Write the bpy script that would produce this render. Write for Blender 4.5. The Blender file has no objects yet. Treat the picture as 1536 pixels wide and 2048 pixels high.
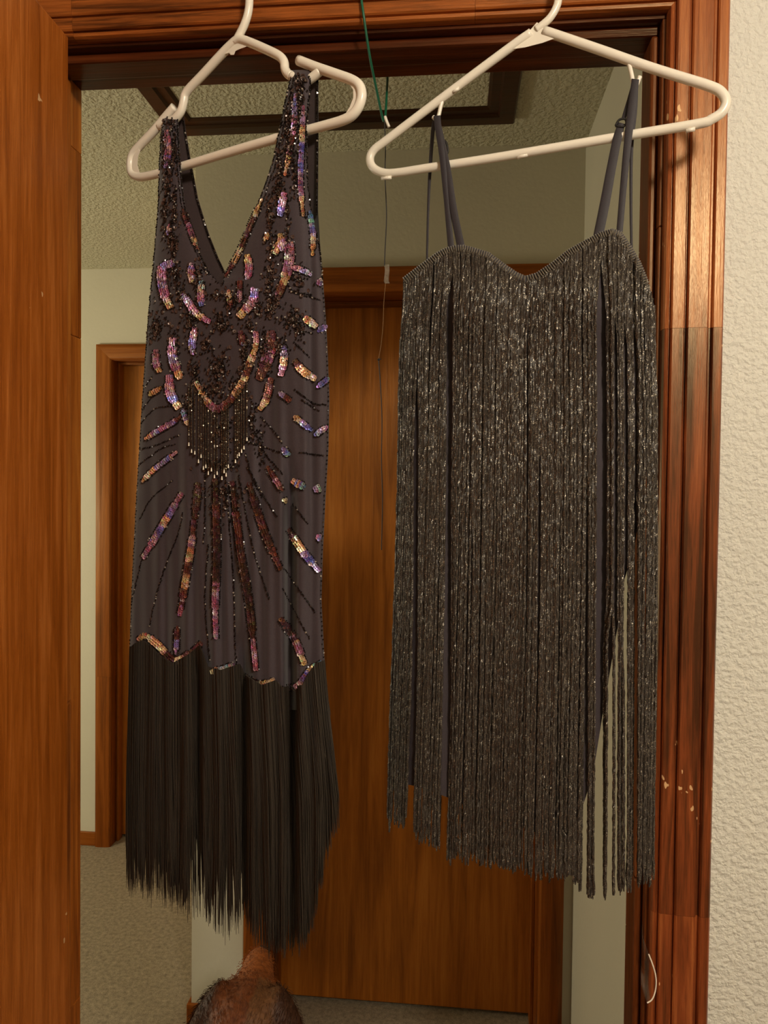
import bpy, bmesh, math, random
import numpy as np
from mathutils import Vector, Matrix
random.seed(7); RNG = np.random.default_rng(7)
SC = bpy.context.scene
COL = SC.collection

# ------------------------------------------------------------------ camera
F_PX = 1468.82
CAM = np.array([0.5064, -0.8594, 1.4952])
YAW, PITCH, ROLL = 0.0982, -0.0243, 0.0114
FW = np.array([-math.sin(YAW)*math.cos(PITCH), math.cos(YAW)*math.cos(PITCH), math.sin(PITCH)])
_r = np.array([math.cos(YAW), math.sin(YAW), 0.0]); _u = np.cross(_r, FW)
RT = math.cos(ROLL)*_r + math.sin(ROLL)*_u
UP = -math.sin(ROLL)*_r + math.cos(ROLL)*_u
cam_d = bpy.data.cameras.new('camera'); cam = bpy.data.objects.new('camera', cam_d); COL.objects.link(cam)
cam_d.sensor_fit = 'VERTICAL'; cam_d.sensor_height = 36.0; cam_d.lens = F_PX*36.0/2048.0
cam_d.clip_start = 0.02
cam.matrix_world = Matrix(((RT[0], UP[0], -FW[0], CAM[0]), (RT[1], UP[1], -FW[1], CAM[1]),
                           (RT[2], UP[2], -FW[2], CAM[2]), (0, 0, 0, 1)))
SC.camera = cam

# ------------------------------------------------------------------ world, lamps, exposure
w = bpy.data.worlds.new('world'); SC.world = w; w.use_nodes = True
w.node_tree.nodes['Background'].inputs[0].default_value = (0.02, 0.02, 0.025, 1)
w.node_tree.nodes['Background'].inputs[1].default_value = 0.3
SC.view_settings.view_transform = 'Standard'; SC.view_settings.look = 'None'
SC.view_settings.gamma = 1.0; SC.view_settings.use_curve_mapping = False
SC.view_settings.exposure = 0.0
LAMP_POS = (1.10, -1.50, 2.24); LAMP_W = 80.0; LAMP_R = 0.11; LAMP_RGB = (1.0, 0.90, 0.755)
HALL_POS = (-2.05, 0.66, 1.32); HALL_W = 44.0; HALL_RGB = (1.0, 0.93, 0.72)  # fill lamp out of view, added to brighten the hall

# ------------------------------------------------------------------ pixel helpers (direction from pixel, distance from surfaces)
def ray(x, y): return FW + ((x-768.0)/F_PX)*RT + ((1024.0-y)/F_PX)*UP
def hit(x, y, P, n):
    d = ray(x, y); return CAM + d*(((np.asarray(P)-CAM) @ n)/(d @ n))
def at_depth(x, y, D): return CAM + ray(x, y)*D
class HangPlane:
    """vertical plane in which a garment hangs: P a point on it, psi its turn (right side towards the room)"""
    def __init__(s, P, psi):
        a = math.radians(psi); s.P = np.asarray(P, float)
        s.u = np.array([math.cos(a), -math.sin(a), 0]); s.n = np.array([math.sin(a), math.cos(a), 0])
    def at(s, x, y, d=0.0): return hit(x, y, s.P - s.n*d, s.n)          # d metres in front of the plane

# ------------------------------------------------------------------ mesh helpers
class MB:
    def __init__(s): s.v = []; s.f = []; s.c = []
    def add(s, vs, fs, col=None):
        o = len(s.v); s.v.extend([tuple(map(float, p)) for p in vs])
        s.f.extend([tuple(i+o for i in f) for f in fs])
        if col is not None: s.c.extend([tuple(col)+(1.0,)]*len(vs))
    def box(s, a, b):
        x0, y0, z0 = a; x1, y1, z1 = b
        s.add([(x0,y0,z0),(x1,y0,z0),(x1,y1,z0),(x0,y1,z0),(x0,y0,z1),(x1,y0,z1),(x1,y1,z1),(x0,y1,z1)],
              [(0,3,2,1),(4,5,6,7),(0,1,5,4),(1,2,6,5),(2,3,7,6),(3,0,4,7)]); return s
    def tube(s, pts, r, n=8, cap=True, col=None, flat=1.0):
        P = np.asarray(pts, float); m = len(P)
        R = np.full(m, r, float) if np.isscalar(r) else np.asarray(r, float)
        T = np.gradient(P, axis=0); T /= np.linalg.norm(T, axis=1)[:, None]+1e-12
        a = np.array([0, 1.0, 0]) if abs(T[0][1]) < 0.9 else np.array([1.0, 0, 0])
        N = np.cross(T[0], a); N /= np.linalg.norm(N); V = []
        for i in range(m):
            N = N-T[i]*(N @ T[i]); N /= np.linalg.norm(N)+1e-12; B = np.cross(T[i], N)
            for k in range(n):
                t = 2*math.pi*k/n; V.append(P[i]+R[i]*(math.cos(t)*N*flat+math.sin(t)*B))
        Fc = [(i*n+k, i*n+(k+1) % n, (i+1)*n+(k+1) % n, (i+1)*n+k) for i in range(m-1) for k in range(n)]
        if cap: Fc += [tuple(range(n-1, -1, -1)), tuple((m-1)*n+k for k in range(n))]
        s.add(V, Fc, col); return s
    def sphere(s, c, r, seg=8, rings=5, sc=(1,1,1), col=None):
        V = [(c[0], c[1], c[2]+r*sc[2])]
        for i in range(1, rings):
            a = math.pi*i/rings
            for k in range(seg):
                b = 2*math.pi*k/seg; V.append((c[0]+r*sc[0]*math.sin(a)*math.cos(b), c[1]+r*sc[1]*math.sin(a)*math.sin(b), c[2]+r*sc[2]*math.cos(a)))
        V.append((c[0], c[1], c[2]-r*sc[2])); L = len(V)-1
        Fc = [(0, 1+k, 1+(k+1) % seg) for k in range(seg)]
        for i in range(rings-2):
            for k in range(seg): Fc.append((1+i*seg+k, 1+(i+1)*seg+k, 1+(i+1)*seg+(k+1) % seg, 1+i*seg+(k+1) % seg))
        Fc += [(L, 1+(rings-2)*seg+(k+1) % seg, 1+(rings-2)*seg+k) for k in range(seg)]
        s.add(V, Fc, col); return s
    def grid(s, G):
        G = np.asarray(G); m, n, _ = G.shape
        s.add(G.reshape(-1, 3), [(i*n+j, i*n+j+1, (i+1)*n+j+1, (i+1)*n+j) for i in range(m-1) for j in range(n-1)]); return s
    def build(s, name, mat, parent=None, smooth=False, bevel=0.0):
        me = bpy.data.meshes.new(name); me.from_pydata(s.v, [], s.f)
        if s.c and len(s.c) == len(s.v):
            at = me.color_attributes.new('Col', 'FLOAT_COLOR', 'POINT')
            at.data.foreach_set('color', np.asarray(s.c, 'f').ravel())
        me.update()
        o = bpy.data.objects.new(name, me); COL.objects.link(o)
        me.materials.append(mat)
        if smooth: me.polygons.foreach_set('use_smooth', [True]*len(me.polygons))
        if parent is not None: o.parent = parent
        if bevel:
            b = o.modifiers.new('bevel', 'BEVEL'); b.width = bevel; b.segments = 2; b.limit_method = 'ANGLE'
        return o
def spline(pts, n=8):
    """Catmull-Rom through pts"""
    P = np.asarray(pts, float); P = np.vstack([2*P[0]-P[1], P, 2*P[-1]-P[-2]]); out = []
    for i in range(1, len(P)-2):
        for k in range(n):
            t = k/n; a, b, c, d = P[i-1], P[i], P[i+1], P[i+2]
            out.append(.5*((2*b)+(c-a)*t+(2*a-5*b+4*c-d)*t*t+(3*b-a-3*c+d)*t**3))
    out.append(P[-2]); return np.array(out)
def empty(name, loc=(0,0,0)):
    o = bpy.data.objects.new(name, None); COL.objects.link(o); o.location = loc; o.empty_display_size = .05; return o
def tag(o, label=None, cat=None, group=None, kind=None):
    if label: o['label'] = label
    if cat: o['category'] = cat
    if group: o['group'] = group
    if kind: o['kind'] = kind
    return o
def struct(o, label=None): return tag(o, label=label, kind='structure')
def interp(tab, key=0):
    T = sorted(tab); xs = [t[0] for t in T]; ys = [t[1] for t in T]
    return lambda q: float(np.interp(q, xs, ys))

# ------------------------------------------------------------------ materials
def S(r, g, b):
    f = lambda c: ((c/255.0+.055)/1.055)**2.4 if c > 10 else c/255/12.92
    return (f(r), f(g), f(b), 1)
class NT:
    def __init__(s, name):
        s.m = bpy.data.materials.new(name); s.m.use_nodes = True; s.t = s.m.node_tree; s.b = s.t.nodes['Principled BSDF']
    def n(s, typ, **kw):
        nd = s.t.nodes.new(typ)
        for k, v in kw.items():
            if k.startswith('_'): setattr(nd, k[1:], v)
            else: nd.inputs[k.replace('__', ' ')].default_value = v
        return nd
    def l(s, a, b): s.t.links.new(a, b)
    def ramp(s, src, stops):
        r = s.n('ShaderNodeValToRGB'); e = r.color_ramp.elements
        while len(e) < len(stops): e.new(0.5)
        for i, (p, c) in enumerate(stops): e[i].position = p; e[i].color = c
        s.l(src, r.inputs[0]); return r.outputs[0]
    def bump(s, h, strength, dist=.01):
        b = s.n('ShaderNodeBump', Strength=strength, Distance=dist); s.l(h, b.inputs['Height']); s.l(b.outputs[0], s.b.inputs['Normal'])
def plain(name, rgb, rough=.5, metal=0.0, **kw):
    N = NT(name); N.b.inputs['Base Color'].default_value = rgb; N.b.inputs['Roughness'].default_value = rough; N.b.inputs['Metallic'].default_value = metal
    for k, v in kw.items(): N.b.inputs[k.replace('__', ' ')].default_value = v
    return N.m
def wood(name, dark, mid, light, axis='z', rough=.34, tone=.35, specks=0.0, spec=.5, streak=1.0):
    """varnished timber; grain along axis, each board (object) with its own cut and tone"""
    N = NT(name); tc = N.n('ShaderNodeTexCoord'); oi = N.n('ShaderNodeObjectInfo')
    mp = N.n('ShaderNodeMapping'); sc = {'z': (1, 1, .045), 'x': (.045, 1, 1), 'y': (1, .045, 1)}[axis]
    mp.inputs['Scale'].default_value = sc
    ofs = N.n('ShaderNodeVectorMath', _operation='SCALE'); ofs.inputs[0].default_value = (13.1, 7.7, 5.3); N.l(oi.outputs['Random'], ofs.inputs['Scale'])
    add = N.n('ShaderNodeVectorMath', _operation='ADD'); N.l(tc.outputs['Object'], mp.inputs[0]); N.l(mp.outputs[0], add.inputs[0]); N.l(ofs.outputs[0], add.inputs[1])
    n1 = N.n('ShaderNodeTexNoise', Scale=38.0*streak, Detail=6.0, Roughness=.62, Distortion=.7); N.l(add.outputs[0], n1.inputs['Vector'])
    n2 = N.n('ShaderNodeTexNoise', Scale=330.0*streak, Detail=3.0, Roughness=.6); N.l(add.outputs[0], n2.inputs['Vector'])
    n3 = N.n('ShaderNodeTexNoise', Scale=2.4, Detail=2.0); N.l(tc.outputs['Object'], n3.inputs['Vector'])
    mx = N.n('ShaderNodeMath', _operation='MULTIPLY_ADD'); N.l(n2.outputs[0], mx.inputs[0]); mx.inputs[1].default_value = .30; N.l(n1.outputs[0], mx.inputs[2])
    mx2 = N.n('ShaderNodeMath', _operation='MULTIPLY_ADD'); N.l(n3.outputs[0], mx2.inputs[0]); mx2.inputs[1].default_value = .35; N.l(mx.outputs[0], mx2.inputs[2])
    t = N.n('ShaderNodeMath', _operation='MULTIPLY_ADD'); N.l(oi.outputs['Random'], t.inputs[0]); t.inputs[1].default_value = tone*.5; N.l(mx2.outputs[0], t.inputs[2])
    sub = N.n('ShaderNodeMath', _operation='SUBTRACT'); N.l(t.outputs[0], sub.inputs[0]); sub.inputs[1].default_value = .37+tone*.25
    c = N.ramp(sub.outputs[0], [(0.22, dark), (0.47, mid), (0.75, light)])
    if specks:
        v = N.n('ShaderNodeTexNoise', Scale=150.0, Detail=1.0, Roughness=.4)
        m2 = N.n('ShaderNodeMapping'); m2.inputs['Scale'].default_value = (1, 1, .55); N.l(tc.outputs['Object'], m2.inputs[0]); N.l(m2.outputs[0], v.inputs['Vector'])
        big = N.n('ShaderNodeTexNoise', Scale=9.0, Detail=1.0); N.l(tc.outputs['Object'], big.inputs['Vector'])
        ml = N.n('ShaderNodeMath', _operation='MULTIPLY'); N.l(v.outputs[0], ml.inputs[0]); N.l(big.outputs[0], ml.inputs[1])
        gt = N.n('ShaderNodeMath', _operation='GREATER_THAN'); N.l(ml.outputs[0], gt.inputs[0]); gt.inputs[1].default_value = specks
        mc = N.n('ShaderNodeMix', _data_type='RGBA'); N.l(gt.outputs[0], mc.inputs[0]); N.l(c, mc.inputs[6]); mc.inputs[7].default_value = S(205, 160, 115); c = mc.outputs[2]
    N.l(c, N.b.inputs['Base Color'])
    rr = N.n('ShaderNodeMath', _operation='MULTIPLY_ADD'); N.l(n1.outputs[0], rr.inputs[0]); rr.inputs[1].default_value = .16; rr.inputs[2].default_value = rough-.08; N.l(rr.outputs[0], N.b.inputs['Roughness'])
    N.b.inputs['Specular IOR Level'].default_value = spec
    N.b.inputs['Specular Tint'].default_value = (1.0, .74, .42, 1)
    N.bump(mx.outputs[0], .4, .002)
    return N.m
def plaster(name, rgb, scale=95, strength=.55, dist=.004, rough=.75):
    N = NT(name); tc = N.n('ShaderNodeTexCoord')
    n1 = N.n('ShaderNodeTexNoise', Scale=scale, Detail=3.0, Roughness=.5, Distortion=.15); N.l(tc.outputs['Object'], n1.inputs['Vector'])
    n2 = N.n('ShaderNodeTexNoise', Scale=2.2, Detail=2.0); N.l(tc.outputs['Object'], n2.inputs['Vector'])
    r = tuple(c*.93 for c in rgb[:3])+(1,)
    N.l(N.ramp(n2.outputs[0], [(.3, r), (.7, rgb)]), N.b.inputs['Base Color']); N.b.inputs['Roughness'].default_value = rough
    h = N.ramp(n1.outputs[0], [(.36, (0,0,0,1)), (.62, (1,1,1,1))])
    N.bump(h, strength, dist); return N.m
M = {}
M['casing'] = wood('varnished_casing', S(60,24,9), S(126,58,26), S(172,98,50), 'z', .31, .45, specks=.46, spec=.62, streak=2.0)
M['header'] = wood('varnished_header', S(74,32,8), S(148,76,28), S(190,114,54), 'x', .38, .4, streak=1.8)
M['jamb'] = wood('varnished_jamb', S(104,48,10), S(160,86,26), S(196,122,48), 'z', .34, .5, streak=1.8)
M['jamb_x_shaded'] = wood('shaded_head_jamb', S(44,15,5), S(82,34,12), S(120,60,26), 'x', .36, .4, spec=.35)  # shade under the doorway head put into darker wood colours
M['jamb_shaded'] = wood('shaded_right_jamb', S(58,24,8), S(98,46,17), S(140,76,34), 'z', .38, .4, spec=.35, streak=1.8)  # shaded copy of the jamb wood: the right side's shade is in its colours
M['door'] = wood('door_veneer', S(118,56,10), S(156,82,24), S(190,112,50), 'z', .42, .15, streak=2.2, specks=.50)
M['hall_door'] = wood('hall_door_veneer', S(128,68,12), S(170,98,28), S(196,124,50), 'z', .38, .15, spec=.7)
M['hall_trim'] = wood('hall_trim_wood', S(84,38,6), S(130,66,16), S(160,92,34), 'z', .36, .3)
M['hall_trim_x'] = wood('hall_trim_wood_horizontal', S(84,38,6), S(130,66,16), S(160,92,34), 'x', .36, .3)
M['hatch_wood'] = wood('hatch_trim_wood', S(28,11,5), S(46,19,8), S(66,30,14), 'x', .4, .2)
M['wall'] = plaster('textured_wall_paint', S(214,208,196), 150, .5, .0035)
M['hall_wall'] = plaster('hall_wall_paint', S(208,202,182), 70, .10, .002)
M['ceiling'] = plaster('ceiling_texture', S(198,192,166), 100, .55, .007)
def carpet():
    N = NT('carpet'); tc = N.n('ShaderNodeTexCoord')
    n1 = N.n('ShaderNodeTexNoise', Scale=420.0, Detail=4.0, Roughness=.7); n2 = N.n('ShaderNodeTexNoise', Scale=75.0, Detail=3.0, Roughness=.6)
    for n in (n1, n2): N.l(tc.outputs['Object'], n.inputs['Vector'])
    m = N.n('ShaderNodeMath', _operation='MULTIPLY_ADD'); N.l(n2.outputs[0], m.inputs[0]); m.inputs[1].default_value = .6; N.l(n1.outputs[0], m.inputs[2])
    s2 = N.n('ShaderNodeMath', _operation='SUBTRACT'); N.l(m.outputs[0], s2.inputs[0]); s2.inputs[1].default_value = .3
    N.l(N.ramp(s2.outputs[0], [(.3, S(128,108,80)), (.5, S(186,166,134)), (.7, S(222,204,172))]), N.b.inputs['Base Color'])
    N.b.inputs['Roughness'].default_value = .95; N.b.inputs['Sheen Weight'].default_value = .2; N.bump(n1.outputs[0], .9, .012); return N.m
M['carpet'] = carpet()
M['hanger'] = plain('white_plastic', S(232,222,206), .28, **{'Subsurface__Weight': .0})
M['nail'] = plain('nail_steel', S(150,145,135), .35, 1.0)
M['cord'] = plain('green_cord', S(14,84,58), .45)
M['thread'] = plain('black_thread', S(26,20,18), .6)
def clear(name, tint, alpha):
    N = NT(name); N.b.inputs['Base Color'].default_value = tint; N.b.inputs['Roughness'].default_value = .12; N.b.inputs['Alpha'].default_value = alpha
    N.b.inputs['Specular IOR Level'].default_value = .9; return N.m
M['film'] = clear('clear_film', S(120,110,95), .16)
M['tape'] = clear('clear_tape', S(170,160,140), .22)
M['clear_thread'] = clear('clear_thread', S(150,110,70), .35)
def cloth(name, rgb, rough=.85, sheen=.25, weave=900):
    N = NT(name); tc = N.n('ShaderNodeTexCoord'); n1 = N.n('ShaderNodeTexNoise', Scale=float(weave), Detail=2.0); N.l(tc.outputs['Object'], n1.inputs['Vector'])
    d = tuple(c*.8 for c in rgb[:3])+(1,)
    N.l(N.ramp(n1.outputs[0], [(.35, d), (.65, rgb)]), N.b.inputs['Base Color']); N.b.inputs['Roughness'].default_value = rough
    N.b.inputs['Sheen Weight'].default_value = sheen; N.b.inputs['Sheen Roughness'].default_value = .4; N.bump(n1.outputs[0], .3, .0006); return N.m
M['chiffon'] = cloth('aubergine_chiffon', S(58,46,51), .8, .25)
M['lining'] = cloth('brown_lining', S(72,56,55), .6, .2)
M['jersey'] = cloth('dark_jersey', S(54,43,47), .75, .12, 1200)
M['strap2'] = cloth('dark_strap', S(42,34,39), .65, .08, 1500)
M['trim2'] = cloth('ribbed_trim', S(96,85,69), .55, .3, 1400)
def sequin_mat():
    N = NT('iridescent_sequin'); a = N.n('ShaderNodeVertexColor'); a.layer_name = 'Col'
    N.l(a.outputs[0], N.b.inputs['Base Color']); N.b.inputs['Metallic'].default_value = .75; N.b.inputs['Roughness'].default_value = .36; return N.m
M['sequin'] = sequin_mat()
def bead_mat():
    N = NT('glass_bead'); a = N.n('ShaderNodeVertexColor'); a.layer_name = 'Col'; N.l(a.outputs[0], N.b.inputs['Base Color']); N.b.inputs['Metallic'].default_value = .35; N.b.inputs['Roughness'].default_value = .2; return N.m
M['bead'] = bead_mat()
M['bead_silver'] = plain('gunmetal_bead', S(120,108,92), .22, .85)
M['tip'] = plain('silver_drop_bead', S(112,103,92), .42, .9)
def fringe1():
    N = NT('black_silk_fringe'); N.b.inputs['Base Color'].default_value = S(50,41,33); N.b.inputs['Roughness'].default_value = .55; N.b.inputs['Specular IOR Level'].default_value = .35; return N.m
M['fringe1'] = fringe1()
def fringe2():
    N = NT('lurex_fringe'); tc = N.n('ShaderNodeTexCoord')
    v = N.n('ShaderNodeTexVoronoi', Scale=1500.0); N.l(tc.outputs['Object'], v.inputs['Vector'])
    sep = N.n('ShaderNodeSeparateColor'); N.l(v.outputs['Color'], sep.inputs[0])
    gt = N.n('ShaderNodeMath', _operation='GREATER_THAN'); N.l(sep.outputs[0], gt.inputs[0]); gt.inputs[1].default_value = .90
    mx = N.n('ShaderNodeMix', _data_type='RGBA'); N.l(gt.outputs[0], mx.inputs[0]); mx.inputs[6].default_value = S(58,50,44); mx.inputs[7].default_value = S(172,160,143)
    N.l(mx.outputs[2], N.b.inputs['Base Color']); N.l(gt.outputs[0], N.b.inputs['Metallic'])
    N.b.inputs['Roughness'].default_value = .5; N.b.inputs['Specular IOR Level'].default_value = .35; return N.m
M['fringe2'] = fringe2()

# ------------------------------------------------------------------ setting
XL, XR, T = 0.0, 0.7284, 0.0916
H = 2.030; ZC = 2.4137
YC, YF, YD = 1.1149, 2.0747, 1.2420
XCL, XHR = -0.2177, 0.8289
RX0, RX1, RY0 = -1.6, 2.7, -3.3
HX0 = -2.7
def wall(name, boxes, mat):
    m = MB()
    for a, b in boxes: m.box(a, b)
    return struct(m.build(name, mat))
JT = .019
struct(MB().box((HX0-.2, RY0-.2, -.05), (RX1+.2, YF+.4, 0)).build('floor', M['carpet']))
struct(MB().box((HX0-.2, RY0-.2, ZC), (RX1+.2, YF+.4, ZC+.05)).build('ceiling', M['ceiling']))
wall('wall_front', [((HX0-.1, 0, 0), (XL-JT, T, ZC)), ((XR+JT, 0, 0), (RX1+.1, T, ZC)), ((XL-JT, 0, H+JT), (XR+JT, T, ZC))], M['wall'])
wall('wall_left', [((RX0-.1, RY0, 0), (RX0, 0, ZC))], M['wall'])
wall('wall_right', [((RX1, RY0, 0), (RX1+.1, 0, ZC))], M['wall'])
wall('wall_back', [((RX0-.1, RY0-.1, 0), (RX1+.1, RY0, ZC))], M['wall'])
# hall
CO0, CO1, COH = -0.001, 0.740, 2.037            # centre door opening
FO0, FO1, FOH = -0.921, -0.290, 2.037           # far door opening
wall('wall_hall_right', [((XHR, T, 0), (XHR+.1, YC, ZC))], M['hall_wall'])
wall('wall_hall_center', [((XCL, YC, 0), (CO0-JT, YC+.135, ZC)), ((CO1+JT, YC, 0), (XHR+.1, YC+.135, ZC)), ((CO0-JT, YC, COH+JT), (CO1+JT, YC+.135, ZC))], M['hall_wall'])
wall('wall_hall_side', [((XCL, YC+.135, 0), (XCL+.1, YF+.12, ZC))], M['hall_wall'])
wall('wall_hall_far', [((HX0-.1, YF, 0), (FO0-JT, YF+.12, ZC)), ((FO1+JT, YF, 0), (XCL, YF+.12, ZC)), ((FO0-JT, YF, FOH+JT), (FO1+JT, YF+.12, ZC))], M['hall_wall'])
wall('wall_hall_end', [((HX0-.1, T, 0), (HX0, YF, ZC))], M['hall_wall'])

CASE = [(0, 0), (0, .009), (.0015, .0125), (.0045, .0135), (.0058, .0122), (.0062, .0105), (.0068, .0105), (.0074, .0140), (.0090, .0155), (.0208, .0158), (.0222, .0146), (.0227, .0130), (.0233, .0130),
        (.0238, .0162), (.0255, .0175), (.0452, .0180), (.0468, .0168), (.0476, .0138), (.0496, .0138), (.0506, .0168), (.0520, .0180), (.0605, .0180), (.0625, .0160), (.0625, 0)]
def casing(root, x0, x1, zt, yf, mv, mh, joints=(), hjoints=(), reveal=.004, sign=-1, fine=True, name='casing_board', butt=False):
    """door casing around an opening: x0,x1,zt the jamb faces; yf wall face; profile stands out by sign*depth"""
    prof = CASE if fine else [CASE[i] for i in (0, 1, 3, 7, 9, 13, 15, 20, 22, 23)]
    ixl, ixr, iz = x0-reveal, x1+reveal, zt+reveal; n = len(prof)
    def quad(A, B):
        m = MB(); m.add(A+B, [(i, i+1, n+i+1, n+i) for i in range(n-1)]+[tuple(range(n)), tuple(range(2*n-1, n-1, -1))]); return m
    def fix(o):
        b = bmesh.new(); b.from_mesh(o.data); bmesh.ops.recalc_face_normals(b, faces=b.faces); b.to_mesh(o.data); b.free(); return o
    for side in (0, 1):
        zs = [0.0]+(sorted(joints) if side else sorted(j+.17 for j in joints))+[None]
        for a, b in zip(zs[:-1], zs[1:]):
            X = lambda wd: (ixr+wd) if side else (ixl-wd)
            A = [(X(wd), yf+sign*d, a) for wd, d in prof]; B = [(X(wd), yf+sign*d, ((iz+wd) if (side or not butt) else iz-.0005) if b is None else b-.0003) for wd, d in prof]
            fix(quad(A, B).build(name, mv, root))
    xs = [None]+sorted(hjoints)+[None]
    for a, b in zip(xs[:-1], xs[1:]):
        A = [((ixl-(.066 if butt else wd)) if a is None else a, yf+sign*d, iz+wd) for wd, d in prof]; B = [((ixr+wd) if b is None else b-.0003, yf+sign*d, iz+wd) for wd, d in prof]
        fix(quad(A, B).build(name, mh, root))
zj = lambda y, x=1360: float(hit(x, y, (0, -.018, 0), np.array([0, 1., 0]))[2])
tr = empty('trim_1'); struct(tr, 'varnished wood door casing around the open doorway')
casing(tr, XL, XR, H, 0.0, M['casing'], M['header'], joints=(zj(1832), zj(655), ), hjoints=(.045, .52), butt=True)
# jambs and stops, in finger jointed lengths
def jamb_board(root, x0, x1, y0, y1, cuts, ztop, mat, name='jamb_board', bev=.0012):
    zs = [0]+list(cuts)+[ztop]
    for a, b in zip(zs[:-1], zs[1:]): MB().box((x0, y0, a), (x1, y1, b-.0003 if b != ztop else b)).build(name, mat, root, bevel=bev)
jm = empty('trim_2'); struct(jm, 'varnished wood jamb and stop lining the open doorway')
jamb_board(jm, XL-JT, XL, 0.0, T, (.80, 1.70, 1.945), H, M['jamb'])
jamb_board(jm, XR, XR+JT, 0.0, T, (.95, 1.45, 1.80), H, M['jamb_shaded'])
MB().box((XL-JT, 0.0, H), (XR+JT, T, H+JT)).build('head_jamb', M['jamb_x_shaded'], jm, bevel=.001)
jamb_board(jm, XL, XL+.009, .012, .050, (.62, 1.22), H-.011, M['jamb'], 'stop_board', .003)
jamb_board(jm, XR-.009, XR, .012, .050, (1.05, 1.72), H-.011, M['jamb_shaded'], 'stop_board', .003)
MB().box((XL, .012, H-.011), (XR, .050, H)).build('head_stop', M['jamb_x_shaded'], jm, bevel=.003)
tb = empty('trim_3'); struct(tb, 'wood casing on the hall side of the open doorway')
casing(tb, XL, XR, H, T, M['hall_trim'], M['hall_trim_x'], sign=1, fine=False, reveal=.006)
# open door leaf
d1 = empty('door_1', (0.03, -.03, 0)); struct(d1, 'flush orange wood door standing open on the room side')
def child(o, root): o.parent = root; o.matrix_parent_inverse = Matrix.Translation(-Vector(root.location)); return o
child(MB().box((.013, -.735, .012), (.048, -.029, 2.0245)).build('door_leaf', M['door'], bevel=.0018), d1)
kb = MB(); 
for x, r in ((.048, .03), (.052, .03), (.054, .014), (.075, .012), (.082, .024), (.098, .029), (.110, .024), (.115, .010)):
    kb.v += [(x, -.672+r*math.cos(2*math.pi*k/20), .96+r*math.sin(2*math.pi*k/20)) for k in range(20)]
kb.f = [(i*20+k, i*20+(k+1) % 20, (i+1)*20+(k+1) % 20, (i+1)*20+k) for i in range(7) for k in range(20)]+[tuple(range(140, 160))]
child(kb.build('door_knob', plain('brass', S(190,150,80), .25, 1.0), smooth=True), d1)
for z in (.25, 1.05, 1.80):
    child(MB().tube([(.005, -.0245, z-.045), (.005, -.0245, z+.045)], .0045, 10).build('hinge', M['nail'], smooth=False), d1)
# hall doors
def hall_door(n, x0, x1, zt, yw, depth, label):
    r = empty('door_%d' % n, ((x0+x1)/2, yw, 0)); struct(r, label)
    child(MB().box((x0+.003, yw+depth-.035, .012), (x1-.003, yw+depth, zt-.003)).build('door_leaf', M['hall_door'], bevel=.0015), r)
    for x in (x0-JT, x1): child(MB().box((x, yw, 0), (x+JT, yw+depth, zt)).build('jamb_board', M['hall_trim'], bevel=.001), r)
    child(MB().box((x0-JT, yw, zt), (x1+JT, yw+depth, zt+JT)).build('head_jamb', M['hall_trim_x'], bevel=.001), r)
    for x in (x0, x1-.010): child(MB().box((x, yw+depth-.075, 0), (x+.010, yw+depth-.037, zt)).build('stop_board', M['hall_trim'], bevel=.002), r)
    child(MB().box((x0+.01, yw+depth-.075, zt-.010), (x1-.01, yw+depth-.037, zt)).build('head_stop', M['hall_trim_x'], bevel=.002), r)
    c = empty('trim_%d' % (n+2)); struct(c, 'wood casing around ' + ('the closed hall door between the dresses' if n == 2 else 'the far hall door beside the sequin dress'))
    casing(c, x0, x1, zt, yw, M['hall_trim'], M['hall_trim_x'], joints=(.55,) if n == 3 else (), fine=False, reveal=.001)
hall_door(2, CO0, CO1, COH, YC, YD-YC+.035, 'closed flush wood door across the hall')
hall_door(3, FO0, FO1, FOH, YF, .118, 'closed wood door at the far left end of the hall')
BH, BT = .058, .011
def baseboard(name, a, b): struct(MB().box(a, b).build(name, M['hall_trim_x'], bevel=.003))
baseboard('baseboard_center', (XCL-BT, YC-BT, 0), (CO0-.064, YC, BH))
baseboard('baseboard_corner', (XCL-BT, YC, 0), (XCL, YF-.012, BH))
baseboard('baseboard_far', (HX0, YF-BT, 0), (FO0-.064, YF, BH))
baseboard('baseboard_hall_right', (XHR-BT, T+.02, 0), (XHR, YC-BT, BH))
baseboard('baseboard_front', (XR+.068, -BT, 0), (RX1, 0, BH))
# attic hatch in the hall ceiling
hx0, hx1, hy0, hy1, hw, ht = -.222, .634, .33, .972, .068, .016
ah = empty('attic_hatch', ((hx0+hx1)/2, (hy0+hy1)/2, ZC-ht)); tag(ah, 'attic hatch in the hall ceiling with dark wood frame and textured panel', 'hatch')
def mitre(o0, o1, i0, i1):       # a frame board from outer edge o0-o1 to inner edge i0-i1, stepped
    m = MB(); L = lambda p, q, t: tuple(np.array(p)+(np.array(q)-np.array(p))*t)
    pr = [(0, 0), (0, ht*.7), (.06, ht), (.55, ht), (.62, ht*.6), (.9, ht*.6), (1, ht*.3), (1, 0)]
    A = [L(o0, i0, t)+(ZC-d,) for t, d in pr]; B = [L(o1, i1, t)+(ZC-d,) for t, d in pr]; n = len(pr)
    m.add(A+B, [(i, i+1, n+i+1, n+i) for i in range(n-1)]+[tuple(range(n)), tuple(range(2*n-1, n-1, -1))]); return m
oc = [(hx0, hy0), (hx1, hy0), (hx1, hy1), (hx0, hy1)]; ic = [(hx0+hw, hy0+hw), (hx1-hw, hy0+hw), (hx1-hw, hy1-hw), (hx0+hw, hy1-hw)]
for k in range(4): child(mitre(oc[k], oc[(k+1) % 4], ic[k], ic[(k+1) % 4]).build('frame_board', M['hatch_wood']), ah)
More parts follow.
